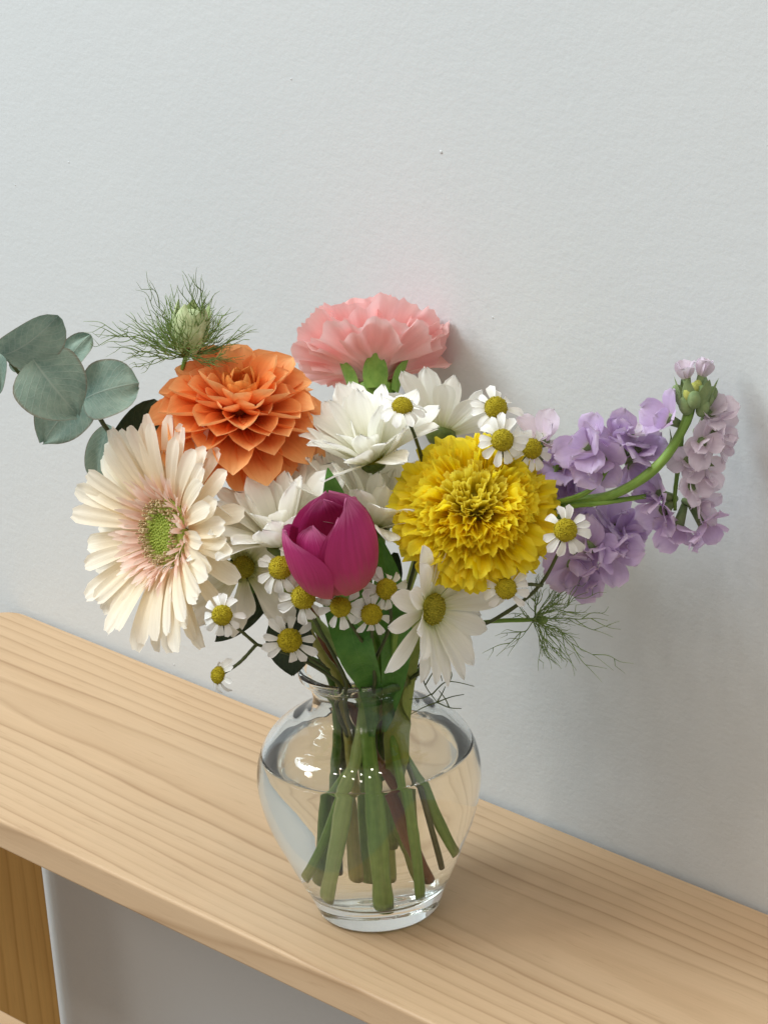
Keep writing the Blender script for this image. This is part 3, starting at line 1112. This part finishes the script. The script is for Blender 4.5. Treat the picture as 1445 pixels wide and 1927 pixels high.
def stock():
    rnd = random.Random(41)
    th = thing('stock_flower', A(2.2, .3, 2.4), 'lilac stock arching out to the right behind the marigold', 'flower')
    K = 2.6
    low = [A(2.25, .3, 2.4), A(1.9, .2, 3.2), A(1.3, -.1, 5.2), A(.9, -.3, 8.25), P(800, 1200, .2), P(900, 1040, 1.2), P(1000, 962, 2.2)]
    main = low + [P(1060, 947, 2.6), P(1160, 928, K + 1.0), P(1240, 874, K + 1.2), P(1288, 800, K + .8), P(1304, 748, K + .3)]
    paths = [(main, .15, .17)]
    paths.append(([P(1010, 955, 2.3), P(1110, 922, K + .8), P(1155, 868, K + .6)], .1, .07))
    paths.append(([P(1040, 955, 2.5), P(1140, 945, K + .9), P(1215, 934, K + .8)], .11, .08))
    paths.append(([P(1283, 815, K), P(1277, 870, K + .3), P(1270, 930, K + .3), P(1270, 960, K + .3)], .09, .06))
    paths.append(([P(1020, 958, 2.4), P(1080, 990, K - .5), P(1120, 1040, K - .4)], .09, .06))
    paths.append(([P(1020, 955, 2.4), P(1040, 910, K - 1), P(1050, 870, K - 1)], .09, .06))
    part('stem', stem_mesh(paths, MS_GREEN, 8), th)
    pv = [petal(1.12, 1.05, ROUND, (8 + 8 * s, -10 + 12 * (s % 3), -24), .25, .35, .0, 2, .10, 4, 80 + s, .06, 2, 6, 6).mesh('petal', mat_stock) for s in range(5)]
    pp = [petal(1.0, .9, ROUND, (14, -10 + 12 * (s % 3), -10), .4, .5, .0, 2, .05, 4, 90 + s, .06, 2, 6, 6).mesh('petal', mat_stock2) for s in range(3)]
    g = MB()
    g.tube([Vector((0, 0, -.75)) * CM, Vector((0, 0, -.3)) * CM, Vector((0, 0, .12)) * CM], lambda u: (.12 + .09 * u) * CM, 7)
    cal = g.mesh('floret', mat_sgreen)
    fl = [  # px, py, k, normal, size, petals, pale
        (1262, 790, K + .6, (-.7, .3, .6), .85, 5, 0), (1334, 778, K + .2, (.3, .5, .7), .9, 6, 1), (1342, 815, K + .4, (.7, -.1, .6), .9, 6, 1),
        (1318, 832, K + .8, (.1, -.2, 1), .85, 6, 1), (1352, 838, K + .2, (.8, -.4, .4), .7, 5, 1),
        (1294, 868, K + .6, (-.2, -.1, .9), .8, 6, 1), (1322, 885, K + .5, (.5, -.4, .7), .8, 6, 1), (1300, 915, K + .9, (.3, .1, .9), .75, 5, 1),
        (1244, 932, K + .5, (-.7, .1, .7), .85, 6, 0), (1252, 958, K + .5, (-.5, -.5, .7), .9, 5, 0),
        (1312, 950, K + .5, (.6, -.2, .7), .8, 6, 1), (1278, 985, K + .5, (-.3, -.9, .4), .9, 5, 0), (1322, 982, K + .4, (.5, -.8, .4), .95, 5, 0),
        (1108, 838, K + .5, (-.5, .3, .8), 1.0, 6, 0), (1132, 862, K + .4, (-.2, -.5, .8), 1.0, 6, 0), (1160, 832, K + .3, (.1, .7, .6), .9, 6, 0),
        (1200, 850, K + .3, (.5, .3, .8), .95, 6, 0), (1185, 872, K - .2, (.3, -.6, .7), .8, 5, 0), (1182, 820, K + .1, (.2, .8, .3), .8, 5, 1),
        (1055, 880, K - 1.4, (-.3, .4, .8), 1.1, 6, 0), (1078, 918, K - 1.6, (.2, .1, 1), 1.1, 6, 0), (1022, 830, K - 1.2, (0, .6, .7), 1.05, 6, 1), (1040, 915, K - 1.6, (-.2, .1, 1), 1.1, 6, 0),
        (1108, 998, K - 1.0, (-.2, .2, .9), 1.05, 6, 0), (1152, 988, K - 1.0, (.4, .4, .8), 1.0, 6, 0), (1170, 1008, K - .8, (.7, .1, .6), .95, 6, 0),
        (1110, 1030, K + .1, (-.1, .0, 1), 1.1, 6, 0), (1145, 1035, K + .0, (.5, -.2, .8), 1.05, 6, 0), (1080, 1060, K - .1, (-.3, -.5, .8), 1.1, 6, 0), (1108, 1070, K - .2, (.1, -.7, .6), 1.0, 6, 0)]
    for px, py, k, nr, s, cnt, pale in fl:
        s *= 1.1
        H = frame(P(px, py, k), cdir(*nr), rnd.uniform(0, 6))
        f = part('floret', cal, th, H @ Matrix.Scale(s, 4))
        for i in range(cnt):
            inner = i >= 4
            part('petal', rnd.choice(pp if pale else pv), f, place(H, 2 * pi * i / 4 + (.8 if inner else 0) + rnd.uniform(-.3, .3), .04, .08 if inner else 0,
                 radians((58 if inner else 18) + rnd.uniform(-16, 16)), rnd.uniform(-.4, .4), s * (.72 if inner else .95) * rnd.uniform(.85, 1.1)))
    # unopened top of the spike
    for px, py, k, s, el in ((1296, 741, K + .7, .23, -.2), (1318, 740, K + .6, .24, .3), (1306, 732, K + .6, .2, 0), (1284, 752, K + .4, .27, -.5), (1330, 754, K + .4, .26, .5), (1306, 752, K + .9, .27, 0), (1290, 764, K + .7, .28, -.3), (1322, 768, K + .7, .27, .3), (1312, 726, K + .3, .18, .2), (1338, 742, K + .1, .25, .4), (1276, 738, K + .1, .24, -.4)):
        g = MB()
        g.blob(Vector((0, 0, 0)), s * .85 * CM, 1.35, 9, 7, Vector((el, 0, 1)))
        part('bud', g.mesh('bud', mat_sbud if s < .235 else mat_sgreen), th, frame(P(px, py, k), cdir(0, 1, .25)))
    lf = petal(1.2, .52, LANCE, (70, 10, -6), .6, .5, nu=6, nv=4).mesh('leaf', mat_sgreen)
    for a in range(6):
        part('leaf', lf, th, frame(P(1306, 775, K + .5), cdir(.05, 1, .15), a * 1.05) @ Matrix.Translation((.38 * CM, 0, 0)))
    for px, py, s, nr in ((1292, 716, 1.05, (-.2, .9, .3)), (1318, 712, 1.05, (.3, .9, .1))):
        H = frame(P(px, py, K), cdir(*nr))
        f = part('floret', cal, th, H @ Matrix.Scale(.7, 4))
        for i in range(4):
            part('petal', pp[i % 3], f, place(H, i * 1.6, .03, 0, radians(58 + rnd.uniform(-12, 12)), 0, .68 * s))
    for px, py, d in ((1270, 850, (-.5, .7, .5)), (1262, 870, (-.3, .8, .4)), (1300, 850, (.5, -.6, .5))):
        part('leaf', lf, th, frame(P(px, py, K + .3), cdir(*d)) @ Matrix.Scale(.8, 4))


stock()

# ------------------------------------------------------------------ chamomile sprays
mat_cham = petal_mat('chamomile_petal', [(0, (236, 236, 220)), (.3, (247, 247, 242)), (1, (250, 250, 248))], 0.5, 0.3, 0.05, 6, 0.04)
mat_cdisc = plain_mat('chamomile_disc', (156, 140, 14), (200, 182, 34), 1500, 0.7, 0.8, 0.0012)
CP = [petal(.60, .27 + .02 * s, STRAP, (4, -14 - 14 * s, -18), .2, .25, .02, 2, .015, 3, 110 + s, .05, 2, 5, 4).mesh('petal', mat_cham) for s in range(4)]


def cham_disc(hh, seed):
    rnd = random.Random(seed)
    g = MB()
    g.lathe([(.08 * CM, -.22 * CM), (.26 * CM, -.12 * CM), (.355 * CM, .0), (.345 * CM, hh * .33 * CM), (.275 * CM, hh * .68 * CM), (.15 * CM, hh * .91 * CM), (0, hh * CM)], 22)
    for i in range(190):
        t = (i + .5) / 190
        ph = i * 2.39996
        th_ = t ** .5 * pi * .52
        q = 1 + rnd.uniform(-.05, .05)
        g.blob(Vector((.355 * q * sin(th_) * cos(ph), .355 * q * sin(th_) * sin(ph), hh * q * cos(th_))) * CM, rnd.uniform(.018, .036) * CM, 1, 5, 3)
    return g.mesh('flower_head', mat_cdisc)


CDISC = [cham_disc(.30, 1), cham_disc(.36, 2), cham_disc(.42, 3)]


def spray(label, end, neck, heads, branches, seed, drop=()):
    """heads: (px, py, k, normal, size, petals, elevation); branches: pixel paths, the first starts in the vase."""
    rnd = random.Random(seed)
    th = thing('chamomile_spray', A(*end), label, 'flower', 'chamomile sprays in the bouquet')
    paths = []
    for i, br in enumerate(branches):
        pts = [P(*q) for q in br]
        if i == 0:
            pts = [A(*end), A(*end).lerp(A(neck[0], neck[1], 8.25), .55), A(neck[0], neck[1], 8.25)] + pts
        paths.append((pts, .085 if i == 0 else .06, .055))
    part('stem', stem_mesh(paths, MS_TWIG, 7), th)
    for px, py, k, nr, s, cnt, el in heads:
        s *= rnd.uniform(.9, 1.07)
        el += rnd.uniform(-8, 6)
        H = frame(P(px, py, k), cdir(*nr), rnd.uniform(0, 6))
        h = part('flower_head', rnd.choice(CDISC), th, H @ Matrix.Scale(s, 4))
        for i in range(cnt):
            if rnd.random() < .08:
                continue
            part('petal', rnd.choice(CP), h, place(H, 2 * pi * (i + rnd.uniform(-.25, .25)) / cnt, .30 * s, -.02 * s,
                 radians(el + rnd.uniform(-14, 12)), rnd.uniform(-.4, .4), s * rnd.uniform(.85, 1.12)))


spray('chamomile spray hanging lowest at the left with one head seen side on', (-.35, -.3, 4.9), (-.9, .6),
      ((418, 1158, 5.2, (-.1, .15, 1), 1.0, 12, -14), (545, 1205, 3.9, (.05, .0, 1), 1.05, 13, 4), (412, 1271, 4.2, (-.75, .15, .55), .88, 9, -22)),
      (((640, 1290, 2.0), (565, 1240, 2.8), (483, 1213, 3.4)), ((483, 1213, 3.4), (450, 1185, 4.2), (420, 1162, 5.0)), ((483, 1213, 3.4), (450, 1248, 3.8), (420, 1268, 4.0)),
       ((620, 1262, 2.3), (585, 1240, 3.0), (547, 1207, 3.6))), 1)
spray('chamomile spray with two heads just left of the tulip bloom', (-.15, -.2, 4.6), (-.6, .8),
      ((528, 1069, 4.4, (-.15, .2, 1), 1.0, 12, -12), (571, 1124, 4.8, (.0, .1, 1), 1.05, 12, -18)),
      (((650, 1280, 2.4), (610, 1200, 3.4), (575, 1135, 4.4)), ((600, 1180, 3.6), (560, 1110, 3.8), (530, 1075, 4.2))), 2)
spray('chamomile spray with three heads crowded under the tulip bloom', (.25, .2, 4.6), (.25, .9),
      ((641, 1142, 5.2, (-.05, .0, 1), 1.0, 12, -10), (699, 1156, 5.2, (.05, -.1, 1), 1.0, 11, -30), (727, 1109, 4.8, (.2, .1, 1), .98, 12, -20)),
      (((705, 1280, 2.4), (700, 1220, 3.6), (700, 1165, 4.8)), ((703, 1240, 3.3), (670, 1190, 4.2), (643, 1150, 4.9)), ((703, 1250, 3.2), (735, 1170, 4.0), (728, 1115, 4.5))), 3)
spray('single chamomile on a bare stalk in front of the white daisies at the back', (.3, -.5, 4.8), (.3, .2),
      ((757, 765, 2.2, (.05, .74, .66), 1.0, 12, -4),),
      (((730, 1230, 1.2), (790, 1020, 1.4), (800, 900, 1.6), (780, 820, 1.9), (759, 772, 2.15)),), 4)
spray('chamomile spray with three heads peeking over the top of the marigold', (.5, -.4, 4.6), (.6, -.1),
      ((933, 769, 2.4, (.0, .52, .85), 1.02, 13, -2), (945, 828, 3.6, (.0, .05, 1), 1.08, 13, 0), (1000, 844, 2.8, (.35, .1, .9), .9, 12, -8)),
      (((770, 1230, .6), (860, 1050, 1.2), (930, 900, 1.8), (934, 776, 2.2)), ((925, 930, 1.7), (945, 870, 2.6), (945, 832, 3.3)), ((925, 930, 1.7), (975, 880, 2.2), (998, 848, 2.6))), 5)
spray('chamomile spray on a dark curved stalk at the lower right of the marigold', (1.75, .3, 2.0), (.9, .3),
      ((1064, 998, 4.9, (.05, .22, 1), 1.0, 12, -4), (952, 1108, 5.0, (.05, .05, 1), 1.02, 12, -2)),
      (((790, 1265, 1.6), (860, 1195, 2.6), (932, 1165, 3.4), (1010, 1108, 4.0), (1046, 1050, 4.4), (1062, 1003, 4.7)), ((1022, 1102, 4.1), (990, 1100, 4.4), (955, 1108, 4.8))), 6)

# ------------------------------------------------------------------ love-in-a-mist
mat_thread = plain_mat('thread_green', (92, 118, 58), (132, 156, 86), 200, 0.55, 0)
mat_thread_d = plain_mat('thread_dark', (66, 82, 46), (96, 110, 64), 200, 0.55, 0)
mat_nbud = plain_mat('nigella_bud', (170, 186, 130), (208, 216, 174), 260, 0.55, .2)


def bract_mesh(rnd, L, bend, forks, r=.030, mat=None):
    """A thread-like bract that forks again and again."""
    g = MB()
    jit = lambda a: Vector((rnd.uniform(-a, a), rnd.uniform(-a, a), rnd.uniform(-a, a)))
    pts = []
    for i in range(8):
        u = i / 7
        pts.append(Vector((L * u, .06 * sin(u * 9 + bend * 5) * L * .3, bend * L * u * u)) + jit(.03 * L))
    c = catmull([p * CM for p in pts], 3)
    g.tube(c, lambda u: r * (1 - .75 * u) * CM, 4)
    for k in range(forks):
        i = rnd.randint(4, len(c) - 6)
        p = c[i]
        d = (c[i + 1] - c[i]).normalized()
        sd = 1 if k % 2 else -1
        s = Vector((0, sd, rnd.uniform(-.6, .8))).normalized()
        l = L * rnd.uniform(.25, .5) * CM
        q = [p, p + d * l * .4 + s * l * .22, p + d * l * .85 + s * l * .30 + jit(.05 * L) * CM, p + d * l * 1.15 + s * l * .42]
        cc = catmull(q, 4)
        g.tube(cc, lambda u: r * .7 * (1 - .7 * u) * CM, 4)
        if rnd.random() < .7:
            p2 = cc[6]
            g.tube([p2, p2 + d * l * .2 - s * l * .16 + jit(.05 * L) * CM, p2 + d * l * .5 - s * l * .2], lambda u: r * .55 * (1 - .7 * u) * CM, 4)
    return g.mesh('bract', mat)


def nigella_left():
    rnd = random.Random(5)
    n = cdir(.16, .93, .25)
    head = P(350, 668, -1.8)
    H = frame(head, n)
    th = thing('nigella', A(-.2, -1.2, 1.8), 'pale green love-in-a-mist bud in thread-like bracts above the orange dahlia', 'flower')
    st = stem_path(head, -n, (-.95, -.7), (.9, -1.0, 1.9), sag=1.0)
    part('stem', stem_mesh([(st, .1, .08)], MS_GREEN, 7), th)
    g = MB()
    g.blob(Vector((0, 0, .9 * CM)), .64 * CM, 1.08, 14, 10)
    part('bud', g.mesh('bud', mat_nbud), th, H)
    sep = petal(1.7, .85, OVATE, (74, 14, 20), .8, .8, .02, 3, 0, 3, 1, 0, 2, 7, 6).mesh('sepal', mat_nbud)
    for i in range(5):
        part('sepal', sep, th, place(H, i * 2 * pi / 5 + .4, .46, .15, 0))
    vs = [bract_mesh(rnd, rnd.uniform(1.7, 2.2), rnd.uniform(.15, .5), 6, .028, mat_thread) for _ in range(8)]
    for i in range(52):
        el = rnd.uniform(-14, 62)
        part('bract', vs[i % 8], th, place(H, i * 2.39996, .1, .05, radians(el), rnd.uniform(-.5, .5), rnd.uniform(.7, 1.0)))
    for (tx, ty, s) in ((180, 624, 1.0), (208, 606, .9), (232, 660, .9), (275, 538, .95), (368, 522, .9), (395, 548, .8), (412, 590, .75), (250, 685, .8)):
        d = (P(tx, ty, -1.4) - head)
        L = d.length / CM
        me = bract_mesh(rnd, L, rnd.uniform(-.08, .06), 7, .028, mat_thread)
        M = frame(head, Vector(cdir(0, 0, 1)), 0, d)
        x = d.normalized()
        z = (cdir(0, .3, 1) - x * cdir(0, .3, 1).dot(x)).normalized()
        y = z.cross(x)
        M = Matrix.Identity(4)
        for a in range(3):
            M[a][0], M[a][1], M[a][2], M[a][3] = x[a], y[a], z[a], head[a]
        part('bract', me, th, M)


def nigella_right():
    rnd = random.Random(15)
    head = P(1010, 1166, 2.6)
    n = cdir(.72, -.05, .55)
    H = frame(head, n)
    th = thing('nigella', A(1.0, .6, 2.2), 'wispy green love-in-a-mist sticking out to the right below the marigold', 'flower')
    pts = [A(1.15, .7, 2.2), A(1.0, .6, 5), A(.9, .5, 8.25), P(790, 1260, 1.0), P(850, 1185, 1.8), P(920, 1170, 2.3), head]
    part('stem', stem_mesh([(pts, .09, .075)], MS_GREEN, 7), th)
    g = MB()
    g.blob(Vector((0, 0, .2 * CM)), .16 * CM, 1.4, 10, 8)
    part('bud', g.mesh('bud', mat_thread), th, H)
    vs = [bract_mesh(rnd, rnd.uniform(1.7, 2.2), rnd.uniform(.1, .45), 5, .027, mat_thread) for _ in range(8)]
    for i in range(20):
        part('bract', vs[i % 8], th, place(H, i * 2.39996, .05, -.1, radians(rnd.uniform(-8, 60)), rnd.uniform(-.5, .5), rnd.uniform(.55, .9)))
    for (tx, ty, k, s) in ((1112, 1112, 3.2, 1), (1143, 1164, 3.2, 1), (1155, 1258, 3.2, 1), (1085, 1262, 3, 1), (1035, 1262, 3.4, 1), (937, 1232, 3.6, 1), (1000, 1098, 2.6, 1), (1060, 1105, 2.4, 1), (955, 1150, 3.4, 1)):
        d = P(tx, ty, k) - head
        me = bract_mesh(rnd, d.length / CM, rnd.uniform(-.08, .08), 5, .027, mat_thread)
        x = d.normalized()
        z = (cdir(0, .2, 1) - x * cdir(0, .2, 1).dot(x)).normalized()
        y = z.cross(x)
        M = Matrix.Identity(4)
        for a in range(3):
            M[a][0], M[a][1], M[a][2], M[a][3] = x[a], y[a], z[a], head[a]
        part('bract', me, th, M)
    # thread leaf lower on the same stem, spilling over the lip
    g = MB()
    for path in (((795, 1265, 1.4), (800, 1290, 1.8), (822, 1322, 2.2)), ((822, 1322, 2.2), (848, 1312, 2.3), (873, 1307, 2.4)), ((822, 1322, 2.2), (845, 1332, 2.3), (868, 1334, 2.4)),
                 ((822, 1322, 2.2), (800, 1330, 2.3), (772, 1345, 2.4)), ((812, 1308, 2.1), (838, 1284, 2.1), (858, 1284, 2.2), (892, 1292, 2.2)), ((812, 1306, 2.1), (795, 1314, 2.3), (770, 1316, 2.4)),
                 ((800, 1290, 1.8), (815, 1265, 1.6), (830, 1245, 1.5)), ((815, 1265, 1.6), (828, 1270, 1.7), (832, 1282, 1.7)), ((822, 1322, 2.2), (832, 1305, 2.4), (838, 1292, 2.4)),
                 ((845, 1332, 2.3), (838, 1316, 2.3), (826, 1300, 2.3)), ((845, 1284, 2.1), (850, 1270, 2.1), (845, 1255, 2.0))):
        g.tube(catmull([P(*q) for q in path], 5), lambda u: .026 * (1 - .5 * u) * CM, 5)
    part('leaf', g.mesh('leaf', mat_thread_d), th)


nigella_left()
nigella_right()

# ------------------------------------------------------------------ eucalyptus and shade-darkened leaves
mat_euc = leaf_mat('eucalyptus_leaf', (96, 124, 114), (146, 166, 150), (172, 184, 170), 0.6, 0.15, 9, 0.6, (128, 98, 82))
mat_shade_leaf = leaf_mat('shade_dark_leaf', (34, 50, 34), (54, 68, 44), (74, 86, 60), 0.42, 0.08, 8, 0.4)  # dark green, with the shade on leaf undersides put into the colour


def leaf_between(p0, p1, width, roll=0.0, fold=.25, bend=0.0, prof=OVATE, wav=.04, seed=0, nu=14, nv=10):
    d = p1 - p0
    L = d.length / CM
    x = d.normalized()
    vw = (CAM - p0).normalized()
    z = (vw - x * vw.dot(x)).normalized()
    y = z.cross(x)
    M = Matrix.Identity(4)
    for a in range(3):
        M[a][0], M[a][1], M[a][2], M[a][3] = x[a], y[a], z[a], p0[a]
    M = M @ Matrix.Rotation(roll, 4, 'X')
    g = petal(L, width, prof, (bend, -2 * bend, 0), fold, fold * .8, .012, 1, wav, 4, seed, 0, 2, nu, nv)
    return g, M


HEART = [(0, .30), (.06, .62), (.2, .95), (.42, 1.0), (.65, .84), (.85, .48), (1, .06)]
EOV = [(0, .2), (.1, .62), (.3, .96), (.55, 1.0), (.78, .84), (.92, .54), (1, .14)]


def eucalyptus():
    th = thing('eucalyptus_branch', A(.5, -1.3, 2.9), 'grey-green eucalyptus branch with round leaves at the far left', 'branch')
    K = -1.6
    pts = [A(.5, -1.3, 2.9), A(.2, -.9, 5), A(-.5, -.8, 8.25), P(560, 1180, -.6), P(420, 1000, -.8), P(280, 880, -2.2), P(205, 812, K - .6), P(155, 742, K), P(60, 722, K), P(18, 680, K), P(2, 655, K)]
    part('stem', stem_mesh([(pts, .14, .05)], MS_TWIG, 8), th)
    for i, (a, b_, w, rl, fo, be, pr) in enumerate((
            ((5, 668, K + .4), (116, 590, K + .9), 2.0, .5, .75, 8, EOV),
            ((62, 676, K + .9), (150, 786, K + 1.3), 2.5, .1, .22, 10, HEART),
            ((120, 700, K - .2), (176, 628, K - .3), 1.05, -.5, .6, 14, EOV),
            ((158, 752, K + .2), (268, 722, K + .7), 2.1, -.35, .45, 12, EOV),
            ((152, 742, K), (78, 838, K + .7), 2.0, .2, .4, 10, HEART),
            ((206, 800, K - 1.2), (186, 912, K - 1.6), 1.05, .5, .5, 8, EOV),
            ((4, 662, K + .2), (-6, 745, K + .5), .75, .5, .4, 6, EOV),
            ((18, 690, K - .2), (48, 680, K - .2), .5, .2, .3, 6, EOV))):
        g, M = leaf_between(P(*a), P(*b_), w, rl, fo, be + 20, pr, .13, i + 3)
        part('leaf', g.mesh('leaf', mat_euc), th, M)
    for a, b_, w, rl in (((215, 900, -3.2), (296, 752, -3.2), 1.7, .2),):  # shade behind the gerbera is put into this leaf's colour
        g, M = leaf_between(P(*a), P(*b_), w, rl, .3, 8, EOV, .04, 31)
        part('leaf', g.mesh('leaf', mat_shade_leaf), th, M, label='leaf with shade in its dark colour at the edge of the gerbera')


def dark_sprig():
    th = thing('leafy_sprig', A(-.9, -.9, 2.1), 'dark green leaves with shade in their colour between daisies and chamomile left of the vase neck', 'branch')
    pts = [A(-.9, -.9, 2.1), A(-.9, -.6, 5), A(-.9, -.2, 8.25), P(590, 1215, .6), P(535, 1135, .9), P(470, 1010, .6), P(440, 930, .3)]
    part('stem', stem_mesh([(pts, .12, .05)], MS_TWIG, 8), th)
    for i, (a, b_, w, rl) in enumerate((((540, 1132, 2.2), (552, 1272, 2.4), 1.6, .15), ((520, 1112, 1.4), (405, 1208, 1.6), 1.05, .5), ((462, 1010, .4), (470, 905, .2), .75, .4), ((430, 1000, .2), (446, 960, .2), .9, 0),
                                        ((640, 905, -.6), (590, 880, -.8), 1.0, .2), ((600, 930, -.6), (618, 870, -.7), .9, .5), ((745, 1040, 1.0), (736, 1120, 1.2), .7, .3))):
        g, M = leaf_between(P(*a), P(*b_), w, rl, .35, 8, OVATE, .05, i + 50)
        part('leaf', g.mesh('leaf', mat_shade_leaf), th, M)


eucalyptus()
dark_sprig()
